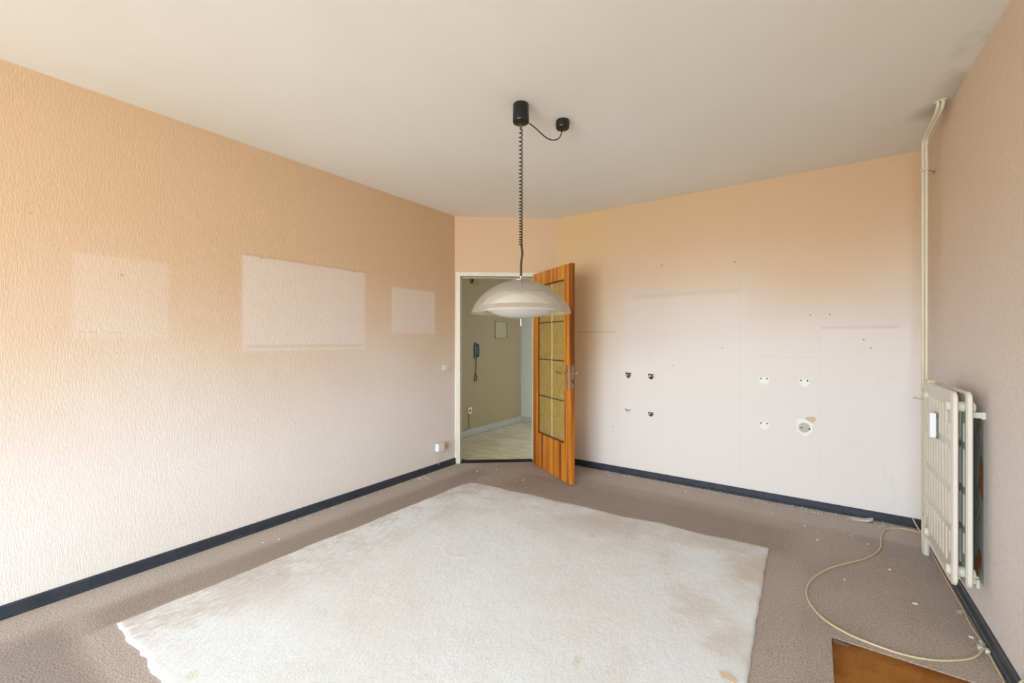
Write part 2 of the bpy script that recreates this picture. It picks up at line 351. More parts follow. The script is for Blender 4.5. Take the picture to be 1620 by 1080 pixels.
def lathe(bm, prof, seg=48, mtx=None, close=False):
    rings = []
    for r, z in prof:
        if r < 1e-6: ring = [bm.verts.new((0, 0, z))]
        else: ring = [bm.verts.new((r*math.cos(2*PI*k/seg), r*math.sin(2*PI*k/seg), z)) for k in range(seg)]
        if mtx is not None:
            for v in ring: v.co = mtx @ v.co
        rings.append(ring)
    pairs = list(zip(rings, rings[1:]))
    if close: pairs.append((rings[-1], rings[0]))
    for A, B in pairs:
        for k in range(seg):
            l = (k+1) % seg
            if len(A) == 1 and len(B) == 1: continue
            if len(A) == 1: bm.faces.new((A[0], B[k], B[l]))
            elif len(B) == 1: bm.faces.new((A[k], B[0], A[l]))
            else: bm.faces.new((A[k], B[k], B[l], A[l]))
    return bm
def smoothpath(pts, sub=8):
    P = [Vector(p) for p in pts]; out = []
    for i in range(len(P)-1):
        p0 = P[max(i-1, 0)]; p1 = P[i]; p2 = P[i+1]; p3 = P[min(i+2, len(P)-1)]
        for k in range(sub):
            t = k/sub
            out.append(0.5*((2*p1)+(p2-p0)*t+(2*p0-5*p1+4*p2-p3)*t*t+(-p0+3*p1-3*p2+p3)*t**3))
    out.append(P[-1]); return out
def tube(bm, pts, r, seg=10, cap=True):
    P = [Vector(p) for p in pts]; n = len(P); rings = []
    t0 = (P[1]-P[0]).normalized(); up = Vector((0, 0, 1)) if abs(t0.z) < 0.9 else Vector((1, 0, 0))
    nrm = t0.cross(up).normalized()
    for i in range(n):
        t = (P[min(i+1, n-1)]-P[max(i-1, 0)]).normalized()
        nrm = (nrm - t*nrm.dot(t)).normalized(); bn = t.cross(nrm)
        rr = r[i] if isinstance(r, (list, tuple)) else r
        rings.append([bm.verts.new(P[i]+(nrm*math.cos(2*PI*k/seg)+bn*math.sin(2*PI*k/seg))*rr) for k in range(seg)])
    for A, B in zip(rings, rings[1:]):
        for k in range(seg): l = (k+1) % seg; bm.faces.new((A[k], A[l], B[l], B[k]))
    if cap: bm.faces.new(rings[0][::-1]); bm.faces.new(rings[-1])
    return bm
def frame_m(origin, xax, yax, zax):
    m = Matrix.Identity(4)
    for i, a in enumerate((xax, yax, zax)):
        a = Vector(a)
        for j in range(3): m[j][i] = a[j]
    for j in range(3): m[j][3] = origin[j]
    return m
def roundrect(x0, x1, y0, y1, r, n=6):
    pts = []
    for cx_, cy_, a in ((x1-r, y1-r, 0), (x0+r, y1-r, PI/2), (x0+r, y0+r, PI), (x1-r, y0+r, 3*PI/2)):
        for k in range(n+1): t = a+k*PI/2/n; pts.append((cx_+r*math.cos(t), cy_+r*math.sin(t)))
    return pts

# ================================================================ room shell
T = 0.15
struct(obj('wall_left', box(BM(), XL-T, XL, YR, 3.335, 0, H), M['left']))
struct(obj('wall_back', box(BM(), -2.24, XR+T, YB, YB+T, 0, H), M['back']))
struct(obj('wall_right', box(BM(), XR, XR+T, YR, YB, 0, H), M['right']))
b = BM(); x0, x1, z0, z1 = WIN
box(b, XL-T, x0, YR-0.25, YR, 0, H); box(b, x1, XR+T, YR-0.25, YR, 0, H); box(b, x0, x1, YR-0.25, YR, 0, z0); box(b, x0, x1, YR-0.25, YR, z1, H)
struct(obj('wall_rear', b, M['frame']))
b = BM()
for (a0, a1, c0, c1) in ((x0, x0+0.07, z0, z1), (x1-0.07, x1, z0, z1), (x0+.07, x1-.07, z0, z0+0.07), (x0+.07, x1-.07, z1-0.07, z1), (-0.86, -0.79, z0+.07, z1-.07)):
    box(b, a0, a1, YR-0.11, YR-0.05, c0, c1)
wf = struct(obj('window_1', b, M['frame'], bevel=0.006))
# diagonal wall with the doorway; s runs along the wall from the left corner, d out of the wall into the room
DX, DY = 0.77332, 0.634016
DM = frame_m((XL, 3.335, 0), (DX, DY, 0), (DY, -DX, 0), (0, 0, 1))     # local x = s, local y = d
DL = 1.115
b = BM(); box(b, 0.0, 0.03, -0.12, 0, 0, H, DM); box(b, 0.87, DL, -0.12, 0, 0, H, DM); box(b, 0.03, 0.87, -0.12, 0, 1.995, H, DM)
struct(obj('wall_diagonal', b, M['diag']))
b = BM()   # steel door frame: architrave, rebate and lining
for (s0, s1, q0, q1) in ((0.012, 0.058, 0, 2.015), (0.838, 0.886, 0, 2.015)): box(b, s0, s1, -0.13, 0.012, q0, q1, DM)
box(b, 0.058, 0.838, -0.13, 0.012, 1.972, 2.015, DM)
box(b, 0.058, 0.068, -0.13, -0.03, 0, 1.962, DM); box(b, 0.828, 0.838, -0.13, -0.03, 0, 1.962, DM); box(b, 0.058, 0.838, -0.13, -0.03, 1.962, 1.972, DM)
tr_ = struct(obj('trim_1', b, M['cream'], bevel=0.003))
b = BM(); box(b, 0.0585, 0.062, -0.029, -0.018, 0.01, 1.965, DM); box(b, 0.0625, 0.834, -0.029, -0.018, 1.966, 1.971, DM)
obj('door_seal', b, M['seal'], tr_)
b = BM()
for zz in (1.30, 0.985, 0.56, 0.12): box(b, 0.0580, 0.0605, -0.012, 0.004, zz-0.012, zz+0.012, DM)
obj('strike_hole', b, M['dark'], tr_)
b = BM(); box(b, 0.058, 0.838, -0.10, 0.0, 0.0, 0.006, DM); struct(obj('trim_2', b, M['dark']))
# ceilings
struct(obj('ceiling', box(BM(), XL-T, XR+T, YR-0.25, YB+T, H, H+0.12), M['ceil']))
# floor: carpet with a rectangle cut out of it, and the sub-floor beneath
CX0, CX1, CY0, CY1 = 0.064, 0.585, 1.45, 2.333
b = BM()
dpt = 0.010
def quad(p): b.faces.new([b.verts.new(q) for q in p])
outer = [(XL, YR), (XR, YR), (XR, YB), (-2.24, YB), (XL, 3.335)]
def flat(x0, x1, y0, y1): quad([(x0, y0, 0), (x1, y0, 0), (x1, y1, 0), (x0, y1, 0)])
flat(CX1, XR, YR, YB); flat(CX0, CX1, YR, CY0); flat(CX0, CX1, CY1, YB); flat(-2.24, CX0, YR, YB)
quad([(XL, YR, 0), (-2.24, YR, 0), (-2.24, YB, 0), (XL, 3.335, 0)])
for p, q in (((CX0, CY0), (CX0, CY1)), ((CX0, CY1), (CX1, CY1)), ((CX1, CY1), (CX1, CY0)), ((CX1, CY0), (CX0, CY0))):
    quad([(p[0], p[1], 0), (q[0], q[1], 0), (q[0], q[1], -dpt), (p[0], p[1], -dpt)])
struct(obj('floor', b, M['carpet'], recalc=False))
struct(obj('floor_screed', box(BM(), XL-T, XR+T, YR-0.25, YB+T, -0.16, -dpt), M['subfloor']))
# baseboards: profile with a small toe
def skirt(name, p0, p1, nrm, h=0.062, mat='skirt', t1=0.013, t2=0.02):
    p0 = Vector((*p0, 0)); p1 = Vector((*p1, 0)); n = Vector((*nrm, 0)); a = (p1-p0).normalized(); L_ = (p1-p0).length
    m_ = frame_m(p0, n, (0, 0, 1), a)
    b_ = prism(BM(), [(0, 0), (t2, 0), (t2, 0.012), (t1, 0.017), (t1, h-0.005), (t1-0.005, h), (0, h)], 0, L_, m_)
    return struct(obj(name, b_, M[mat]))
skirt('baseboard_left', (XL, YR), (XL, 3.33), (1, 0))
skirt('baseboard_back', (-2.2, YB), (XR-0.013, YB), (0, -1))
skirt('baseboard_right', (XR, YR), (XR, YB), (-1, 0), 0.06)
# ---------------- hall beyond the doorway
HX0, HX1, HY0, HY1 = -3.83, -1.30, 2.9, 5.69
struct(obj('wall_hall_left', box(BM(), HX0-0.1, HX0, HY0, HY1, -0.1, H), M['hall']))
struct(obj('wall_hall_back', box(BM(), HX0-0.1, HX1+0.1, HY1, HY1+0.1, -0.1, H), M['hallb']))
struct(obj('wall_hall_right', box(BM(), HX1, HX1+0.1, YB+T, HY1, -0.1, H), M['hallb']))
struct(obj('wall_hall_front', box(BM(), HX0-0.1, XL-T, HY0-0.1, HY0, -0.1, H), M['hall']))
struct(obj('ceiling_hall', box(BM(), HX0-0.1, XL-T, HY0-0.1, HY1+0.1, H, H+0.1), M['hall']))
struct(obj('ceiling_hall', box(BM(), XL-T, HX1+0.1, YB+T, HY1+0.1, H, H+0.1), M['hall']))
skirt('baseboard_hall_left', (HX0, HY0), (HX0, HY1), (1, 0), 0.085, 'hallskirt', 0.01, 0.01)
skirt('baseboard_hall_back', (HX0, HY1), (HX1, HY1), (0, -1), 0.085, 'hallskirt', 0.01, 0.01)
fh = struct(obj('floor_hall', box(BM(), HX0, HX1, HY0, HY1, -0.03, -0.0125), M['subfloor']))
k0 = 0
tiles = {}
TS = 0.565
yy = HY0+0.055
j = 0
while yy < HY1:
    xx = HX0
    while xx < HX1:
        ax, bx_, ay, by_ = xx+.001, min(xx+TS, HX1)-.001, yy+.001, min(yy+TS, HY1)-.001
        # keep tiles out of the living-room side of the walls
        poly = [(ax, ay), (bx_, ay), (bx_, by_), (ax, by_)]
        def clip(poly, px, py, nx, ny):
            out = []
            for i in range(len(poly)):
                A = poly[i]; B = poly[(i+1) % len(poly)]
                da = (A[0]-px)*nx+(A[1]-py)*ny; db = (B[0]-px)*nx+(B[1]-py)*ny
                if da >= 0: out.append(A)
                if da*db < 0: q = da/(da-db); out.append((A[0]+(B[0]-A[0])*q, A[1]+(B[1]-A[1])*q))
            return out
        poly = clip(poly, XL-0.1*DY, 3.335+0.1*DX, -DY, DX)
        if ax > -2.2: poly = clip(poly, 0, YB+T, 0, 1)
        if len(poly) >= 3:
            if ay < 3.3: poly = clip(poly, XL-T, 0, -1, 0) if bx_ > XL-T else poly
        if len(poly) >= 3:
            t_ = obj('tile', prism(BM(), poly, -0.0125, -0.003-random.uniform(0, .0004)), M['tile'], fh)
        xx += TS
    yy += TS

# ================================================================ door leaf (opened into the room)
HP = (-2.405, 3.795); UX, UY = 0.85808, -0.51351; LW, LH, LT = 0.7465, 1.984, 0.040
door = bpy.data.objects.new('door_1', None); COL.objects.link(door); door.location = (HP[0], HP[1], 0)
door.rotation_euler = (0, 0, math.atan2(UY, UX)); struct(door)
door['label'] = 'open orange-brown wooden door with eight amber glass panes'
# local: x towards the free edge, y = 0 visible face, y = +LT the face turned to the back wall
gx0, gx1, gz0, gz1 = 0.103, 0.633, 0.350, 1.855
b = BM()
box(b, 0, gx0, 0, LT, 0.006, LH); box(b, gx1, LW, 0, LT, 0.006, LH); box(b, gx0, gx1, 0, LT, 0.006, gz0); box(b, gx0, gx1, 0, LT, gz1, LH)
bmesh.ops.remove_doubles(b, verts=b.verts[:], dist=1e-5)
obj('door_leaf', b, M['veneer'], door)
def ringframe(x0, x1, z0, z1, w, y0, y1):
    b = BM(); box(b, x0, x0+w, y0, y1, z0, z1); box(b, x1-w, x1, y0, y1, z0, z1); box(b, x0+w, x1-w, y0, y1, z0, z0+w); box(b, x0+w, x1-w, y0, y1, z1-w, z1); return b
darkv = plain('dark_stained_bead', (112, 58, 26), 0.4)
obj('glazing_bead', ringframe(gx0, gx1, gz0, gz1, 0.013, 0.008, LT-0.008), darkv, door)
px = [gx0+0.013, 0.3765, gx1-0.013]; pz = [gz0+0.013, 0.735, 1.105, 1.472, gz1-0.013]
for i in range(2):
    for j in range(4):
        g = 0.003
        obj('glass_pane', box(BM(), px[i]+(g if i else 0), px[i+1]-(0 if i else g), 0.018, 0.022, pz[j]+(g if j else 0), pz[j+1]-(g if j < 3 else 0)), M['amber'], door)
        if j < 3:
            c = obj('came', box(BM(), px[i]+0.004*i, px[i+1]-0.004*(1-i), 0.014, 0.026, pz[j+1]-0.0042, pz[j+1]+0.0042), M['lead'], door); c['label'] = 'dark lead glazing bar'
c = obj('came', box(BM(), px[1]-0.004, px[1]+0.004, 0.013, 0.027, pz[0], pz[4]), plain('pale_came', (226, 208, 160), 0.35), door); c['label'] = 'pale upright glazing bar'
# long-plate lever handles on both faces
for side in (0, 1):
    ys = -1 if side == 0 else 1; yf = 0 if side == 0 else LT
    m_ = frame_m((0.7005, yf, 0.958), (1, 0, 0), (0, 0, 1), (0, ys, 0))
    hp = obj('handle_plate', prism(BM(), roundrect(-0.019, 0.019, -0.115, 0.115, 0.016), 0, 0.008, m_), M['chrome'], door, bevel=0.002)
    b = BM(); p = smoothpath([(0.7005, yf+ys*0.006, 0.998), (0.7005, yf+ys*0.045, 0.998), (0.690, yf+ys*0.054, 0.999), (0.64, yf+ys*0.055, 1.000), (0.60, yf+ys*0.053, 1.003), (0.578, yf+ys*0.046, 1.008)], 5)
    tube(b, p, [0.009]*6+[0.0085]*(len(p)-6), 10); obj('lever', b, M['chrome'], hp, smooth=True)
    obj('keyhole', prism(BM(), roundrect(-0.004, 0.004, -0.055, -0.035, 0.003), 0.008, 0.0085, m_), M['dark'], hp)
m_ = frame_m((LW, 0.021, 0.963), (0, 1, 0), (0, 0, 1), (1, 0, 0))
lk = obj('lock_plate', prism(BM(), roundrect(-0.0115, 0.0115, -0.108, 0.108, 0.0112), 0, 0.002, m_), M['steel'], door)
obj('latch', prism(BM(), [(-0.008, 0.022), (0.008, 0.022), (0.008, 0.055), (-0.008, 0.055)], 0.002, 0.010, m_), M['steel'], lk, bevel=0.002)
b = BM(); box(b, -0.006, 0.006, -0.052, -0.018, 0.002, 0.0026, m_)
for zc in (0.09, -0.096): prism(b, [(0.004*math.cos(k*PI/4), zc+0.004*math.sin(k*PI/4)) for k in range(8)], 0.002, 0.0027, m_)
obj('bolt_slot', b, M['dark'], lk)
for zc in (0.22, 1.72):
    b = BM(); tube(b, [(-0.008, LT-0.005, zc-0.045), (-0.008, LT-0.005, zc+0.045)], 0.0075, 10); box(b, -0.07, -0.004, LT-0.006, LT-0.002, zc-0.008, zc+0.008)
    obj('hinge', b, M['chrome'], door, smooth=False)

# ================================================================ pendant lamp
LX, LY = -1.3245, 1.965
lamp = thing('pendant_lamp', 'frosted dome pendant lamp hanging on a black coiled cord', 'lamp', (LX, LY, H))
def lz(z): return z-H
b = BM(); lathe(b, [(0, 0), (0.041, 0), (0.044, -0.006), (0.0455, -0.094), (0.043, -0.102), (0.012, -0.103), (0, -0.103)], 40)
can = obj('canopy', b, M['black'], lamp, smooth=True, bevel=0.001)
brs = obj('nipple', lathe(BM(), [(0, -0.10), (0.008, -0.10), (0.0085, -0.118), (0.0065, -0.120), (0.0065, -0.142), (0, -0.142)], 20), M['brass'], can, smooth=False)
# coiled cord: stretched coils above, tight coils below
zt, zb = -0.140, -0.945; pts = []; n = 0; ztop = zt; ph = 0; zc = zt
turn = []
total = zt-zb
N = 34
ws = [0.0215*(1-0.45*(i/(N-1))**1.1) for i in range(N)]; sc_ = (total-0.17)/sum(ws)
z_ = zt-0.005
for i in range(N):
    for k in range(12):
        a = 2*PI*k/12; f_ = k/12
        rr = 0.0085
        pts.append((rr*math.cos(a), rr*math.sin(a), z_-ws[i]*sc_*f_))
    z_ -= ws[i]*sc_
b = BM(); tube(b, [(0, 0, zt+0.003)]+pts+[(0.004, 0, z_-0.004)], 0.0032, 7)
obj('coiled_cord', b, M['black'], lamp, smooth=True)
b = BM(); tube(b, smoothpath([(0.004, 0, z_+0.002), (0.008, 0.002, z_-0.05), (0.001, 0.001, z_-0.10), (0, 0, zb-0.012)], 6), 0.0062, 10)
obj('cord_sleeve', b, M['black'], lamp, smooth=True)
ztop = lz(1.630)
obj('stem_cap', lathe(BM(), [(0, zb-0.005), (0.0065, zb-0.005), (0.0065, ztop+0.004), (0.030, ztop+0.004), (0.054, ztop-0.003), (0.055, ztop-0.006), (0, ztop-0.006)], 32), M['chrome'], lamp, smooth=False, bevel=0.001)
# dome: thin shell
prof = [(0.052, 0.0), (0.085, -0.009), (0.12, -0.022), (0.155, -0.040), (0.19, -0.063), (0.222, -0.091), (0.247, -0.121), (0.264, -0.150), (0.2755, -0.182)]
# Catmull refine
pr = [(v.x, v.z) for v in smoothpath([(r, 0, z) for r, z in prof], 4)]
tt = 0.0035
outer_ = [(r, ztop-0.006+z) for r, z in pr]; inner_ = [(r-tt, ztop-0.006+z-0.001*(1 if i < len(pr)-1 else 0)) for i, (r, z) in enumerate(pr)][::-1]
obj('lamp_shade', lathe(BM(), outer_+inner_, 96, close=True), M['shade'], lamp, smooth=True, bevel=0)
# inner opal bowl: flat-topped upper shell and shallow lower dish
zb0 = lz(1.484)
b = BM(); lathe(b, [(0.02, zb0+0.073), (0.140, zb0+0.071), (0.160, zb0+0.063), (0.194, zb0+0.034), (0.218, zb0+0.005), (0.219, zb0), (0.215, zb0), (0.190, zb0+0.031), (0.156, zb0+0.060), (0.138, zb0+0.067), (0.02, zb0+0.069)], 96, close=True)
obj('inner_diffuser', b, M['bowl'], lamp, smooth=True)
zb1 = lz(1.459)
b = BM(); lathe(b, [(0.012, zb1-0.042), (0.06, zb1-0.040), (0.11, zb1-0.032), (0.155, zb1-0.017), (0.188, zb1+0.002), (0.192, zb1+0.005), (0.188, zb1+0.006), (0.153, zb1-0.014), (0.11, zb1-0.029), (0.06, zb1-0.037), (0.012, zb1-0.039)], 96, close=True)
obj('lower_diffuser', b, M['bowl'], lamp, smooth=True)
obj('support_rod', lathe(BM(), [(0.004, ztop-0.004), (0.006, ztop-0.005), (0.006, zb1-0.03), (0.004, zb1-0.03)], 12, close=True), M['chrome'], lamp)
obj('pull_handle', lathe(BM(), [(0, zb1-0.036), (0.015, zb1-0.040), (0.0155, zb1-0.045), (0.0045, zb1-0.047), (0.0045, zb1-0.085), (0, zb1-0.086)], 20), M['chrome'], lamp)
RXo, RYo = -1.2206-LX, 2.2548-LY
b = BM(); p = smoothpath([(0.03, 0.028, -0.098), (0.052, 0.07, -0.118), (0.078, 0.13, -0.150), (0.098, 0.18, -0.155), (0.112, 0.235, -0.125), (RXo+0.004, RYo-0.012, -0.062), (RXo+0.002, RYo-0.005, -0.046)], 7)
tube(b, p, 0.0032, 8); obj('feed_cable', b, M['black'], lamp, smooth=True)
rose = thing('ceiling_rose', 'small round black cable outlet screwed to the ceiling', 'ceiling outlet', (LX+RXo, LY+RYo, H))
obj('cover', lathe(BM(), [(0, 0), (0.039, 0), (0.041, -0.012), (0.040, -0.040), (0.037, -0.047), (0.012, -0.049), (0, -0.047)], 36), M['black'], rose, smooth=False, bevel=0.001)
m_ = frame_m((-0.036, -0.02, -0.022), (0.49, -0.87, 0), (0, 0, 1), (-0.87, -0.49, 0))
obj('screw', prism(BM(), [(0.006*math.cos(k*PI/5), 0.004*math.sin(k*PI/5)) for k in range(10)], 0, 0.006, m_), M['steel'], rose)

# ================================================================ big rug
def rug():
    nx, ny = 150, 160; X0, X1, Y0, Y1 = -2.60, -0.205, 0.56, 3.06
    rnd = random.Random(3)
    from mathutils import noise as mn
    b = BM(); top = []
    for i in range(nx+1):
        row = []
        u = i/nx
        for j in range(ny+1):
            v = j/ny
            # measured corners: left-near, right-near, left-far, right-far
            xl = -2.597+(0.03*v); xr = -0.185-0.043*v
            yn = 0.56; yf = 2.99+0.10*u
            x = xl+(xr-xl)*u; y = yn+(yf-yn)*v
            du = min(u, 1-u); dv = min(v, 1-v)
            x += 0.007*mn.noise((y*9, 1.7, 0))*(1 if u < 0.05 or u > 0.95 else 0.3)
            if u < 0.1: x += 0.012*mn.noise((y*3, 5.7, 0))*(1-u*10)
            if v < 0.08: y += (0.030*mn.noise((x*5, 2.2, 0))+0.012*mn.noise((x*21, 9.2, 0)))*(1-v/0.08)
            if v > 0.94: y += (0.020*mn.noise((x*4, 6.2, 0))+0.008*mn.noise((x*24, 4.2, 0)))*((v-0.94)/0.06)
            if u < 0.06 and v > 0.94: y -= 0.02*(1-u/0.06)*((v-0.94)/0.06); x += 0.025*(1-u/0.06)*((v-0.94)/0.06)
            z = 0.0075+0.0022*mn.noise((x*7, y*5, 0))+0.0012*mn.noise((x*22, y*15, 3))
            # two small creases
            for (qx, qy, qr) in ((-1.78, 1.99, 0.11),):
                d = math.hypot(x-qx, (y-qy)); z += (0.0022 if qy > y else 0)*math.exp(-((d-qr)/0.012)**2)
            if du*nx < 1 or dv*ny < 1: z = 0.0045
            row.append(b.verts.new((x, y, z)))
        top.append(row)
    for i in range(nx):
        for j in range(ny): b.faces.new((top[i][j], top[i+1][j], top[i+1][j+1], top[i][j+1]))
    edge = [top[i][0] for i in range(nx)]+[top[nx][j] for j in range(ny)]+[top[i][ny] for i in range(nx, 0, -1)]+[top[0][j] for j in range(ny, 0, -1)]
    low = [b.verts.new((v.co.x, v.co.y, 0.0002)) for v in edge]
    for k in range(len(edge)): l = (k+1) % len(edge); b.faces.new((edge[l], edge[k], low[k], low[l]))
    return b
tag(obj('rug', rug(), M['rug'], smooth=True), 'large worn cream rug with ragged edges lying on the taupe carpet', 'rug')
tag(obj('carpet_patch', box(BM(), CX0+.001, CX1-.001, CY0+.001, CY1-.001, -dpt, -0.004), M['patch']), 'rust-brown carpet patch showing in the rectangular cut-out', 'mat')
b = BM(); prism(b, [(0.068, 2.325), (0.125, 2.318), (0.12, 2.298), (0.07, 2.302)], -0.004, -0.0015)
tag(obj('carpet_scrap', b, plain('grey_backing_scrap', (112, 104, 88), 0.95)), 'small grey scrap in the corner of the rust-brown patch', 'scrap')

# ================================================================ radiator
RY0, RY1, RZ0, RZ1 = 2.655, 3.24, 0.21, 1.068
rad = thing('radiator', 'cream double-panel steel radiator with upright flutes on the right wall', 'radiator', (0.53, (RY0+RY1)/2, 0))
rad_o = Vector((0.53, (RY0+RY1)/2, 0))
def rpanel(xc):
    m_ = frame_m(Vector((xc, 0, 0))-rad_o, (0, 1, 0), (0, 0, 1), (1, 0, 0))
    b = BM(); prism(b, roundrect(RY0, RY1, RZ0, RZ1, 0.032, 7), -0.0065, 0.0065, m_)
    # raised rim
    rows = ((1.005, 0.838), (0.815, 0.638), (0.614, 0.463), (0.441, 0.282))
    for side in (-1, 1):
        for k in range(9):
            yc = RY0+0.062+k*(RY1-RY0-0.124)/8
            for (za, zb_) in rows:
                if (k in (0, 8)) and za > 0.9: za = 0.93
                if (k in (0, 8)) and zb_ < 0.3: zb_ = 0.34
                o = roundrect(yc-0.015, yc+0.015, zb_, za, 0.0145, 4); i_ = roundrect(yc-0.008, yc+0.008, zb_+0.008, za-0.008, 0.0075, 4)
                A = [b.verts.new(m_ @ Vector((p[0], p[1], side*0.0064))) for p in o]; B = [b.verts.new(m_ @ Vector((p[0], p[1], side*0.0112))) for p in i_]
                for q in range(len(A)): r_ = (q+1) % len(A); b.faces.new((A[q], A[r_], B[r_], B[q]))
                b.faces.new(B)
        # rim bead
        O = roundrect(RY0, RY1, RZ0, RZ1, 0.032, 7); I = roundrect(RY0+0.022, RY1-0.022, RZ0+0.022, RZ1-0.022, 0.02, 7); Md = roundrect(RY0+0.010, RY1-0.010, RZ0+0.010, RZ1-0.010, 0.028, 7)
        A = [b.verts.new(m_ @ Vector((p[0], p[1], side*0.0063))) for p in O]; C_ = [b.verts.new(m_ @ Vector((p[0], p[1], side*0.0115))) for p in Md]; B = [b.verts.new(m_ @ Vector((p[0], p[1], side*0.0063))) for p in I]
        for q in range(len(A)):
            r_ = (q+1) % len(A); b.faces.new((A[q], A[r_], C_[r_], C_[q])); b.faces.new((C_[q], C_[r_], B[r_], B[q]))
    return b
obj('panel', rpanel(0.509), M['rad'], rad); obj('panel', rpanel(0.554), M['rad'], rad)
for (yc, zc_) in ((RY0+0.062, 0.998), (RY1-0.062, 0.998), (RY0+0.062, 0.262), (RY1-0.062, 0.262)):
    m_ = frame_m(Vector((0.488, yc, zc_))-rad_o, (0, 1, 0), (0, 0, 1), (1, 0, 0))
    b = BM(); lathe(b, [(0, 0), (0.017, 0), (0.019, 0.003), (0.0235, 0.009), (0.0235, 0.089), (0.018, 0.094), (0, 0.094)], 20, m_)
    obj('connecting_boss', b, M['rad'], rad, bevel=0)
for (yc, zc_, L2) in ((2.735, 0.962, 1), (2.83, 0.185, 0)):
    b = BM()
    if L2:
        box(b, 0.568, XR-0.0005, yc-0.004, yc+0.004, zc_-0.013, zc_+0.013); box(b, XR-0.014, XR-0.0005, yc-0.011, yc+0.006, zc_-0.016, zc_+0.016)
    else:
        box(b, 0.566, XR-0.0005, yc-0.008, yc+0.008, zc_-0.008, zc_+0.03); box(b, XR-0.012, XR-0.0005, yc-0.02, yc+0.02, zc_-0.02, zc_+0.02); box(b, 0.548, 0.572, yc-0.008, yc+0.008, zc_+0.0, zc_+0.045)
    for v in b.verts: v.co -= rad_o
    obj('wall_bracket', b, M['rad'], rad, bevel=0.002)
b = BM(); box(b, 0.500, 0.532, RY1-0.075, RY1-0.005, RZ1-0.004, RZ1+0.012)
for v in b.verts: v.co -= rad_o
obj('air_vent', b, M['pipe'], rad, bevel=0.003)
hm = thing('heat_meter', 'small white heat meter clipped on the radiator front', 'heat meter', (0.4945, 2.94, 0.875))
b = BM(); prism(b, roundrect(-0.0185, 0.0185, -0.061, 0.061, 0.005), 0, 0.024, frame_m((0, 0, 0), (0, 1, 0), (0, 0, 1), (-1, 0, 0)))
obj('case', b, M['white'], hm, bevel=0.003)
b = BM(); box(b, -0.001, 0.004, -0.024, -0.0187, 0.040, 0.058); box(b, -0.001, 0.004, -0.024, -0.0187, -0.060, -0.050); box(b, -0.001, 0.0, -0.024, 0.024, -0.064, 0.064)
obj('back_plate', b, M['seal'], hm)

# ================================================================ heating pipes in the corner
hp = thing('heating_pipes', 'pair of cream heating pipes running up the right corner to the ceiling', 'pipe', (0.55, 3.57, 0))
po = Vector((0.55, 3.57, 0))
for (xa, ya, xt, yt) in ((0.5585, 3.558, 0.575, 3.245), (0.5455, 3.572, 0.558, 3.262)):
    P = smoothpath([(xa, ya, 0.0), (xa, ya, 1.2), (xa, ya, 2.40), (xa, ya-0.004, 2.475), (xa+0.001, ya-0.035, 2.512), (xa+0.006, (ya+yt)/2, 2.534), (xt-0.003, yt+0.045, 2.552), (xt, yt+0.004, 2.575), (xt, yt, H)], 6)
    b = BM(); tube(b, [p-po for p in P], 0.0088, 12); obj('pipe', b, M['pipe'], hp, smooth=True)
    obj('collar', lathe(BM(), [(0.009, 0), (0.017, 0), (0.015, -0.006), (0.009, -0.006)], 20, Matrix.Translation(Vector((xt, yt, H-0.0003))-po), close=True), M['pipe'], hp)
obj('floor_sleeve', lathe(BM(), [(0.009, 0), (0.0145, 0), (0.0145, 0.095), (0.012, 0.105), (0.009, 0.105)], 20, Matrix.Translation(Vector((0.5585, 3.558, 0.0))-po), close=True), M['rad'], hp, smooth=False)
for zc_, rod in ((2.33, 1), (0.66, 0)):
    b = BM(); prism(b, roundrect(0.5345, 0.5695, 3.544, 3.586, 0.012), zc_-0.010, zc_+0.010)
    prism(b, roundrect(0.5365, 0.5480, 3.536, 3.545, 0.003), zc_-0.014, zc_+0.014)
    for v in b.verts: v.co -= po
    obj('pipe_clamp', b, M['pipe'], hp, bevel=0.002)
for zc_ in (0.998, 0.262):
    b = BM(); tube(b, [Vector(p)-po for p in ((0.53, RY1+0.004, zc_), (0.53, 3.46, zc_), (0.545, 3.535, zc_), (0.553, 3.555, zc_))], 0.0085, 10)
    fp = obj('feed_pipe', b, M['pipe'], hp, smooth=True)
    b = BM(); lathe(b, [(0, 0), (0.014, 0), (0.014, 0.03), (0, 0.03)], 6, frame_m(Vector((0.53, RY1+0.006, zc_))-po, (1, 0, 0), (0, 0, 1), (0, 1, 0)))
    obj('union_nut', b, M['rad'], fp)
b = BM(); tube(b, [Vector((0.566, 3.57, 2.328))-po, Vector((0.60, 3.66, 2.338))-po, Vector((XR, 3.70, 2.342))-po], 0.0028, 8)
lathe(b, [(0, 0), (0.010, 0), (0.010, 0.005), (0, 0.005)], 12, frame_m(Vector((XR-0.0052, 3.70, 2.342))-po, (0, 1, 0), (0, 0, 1), (1, 0, 0)))
obj('clamp_rod', b, M['steel'], hp)
b = BM(); tube(b, [Vector((0.552, 3.545, 0.935))-po, Vector((0.505, 3.58, 0.942))-po], 0.006, 8); obj('side_stub', b, M['pipe'], hp, smooth=True)

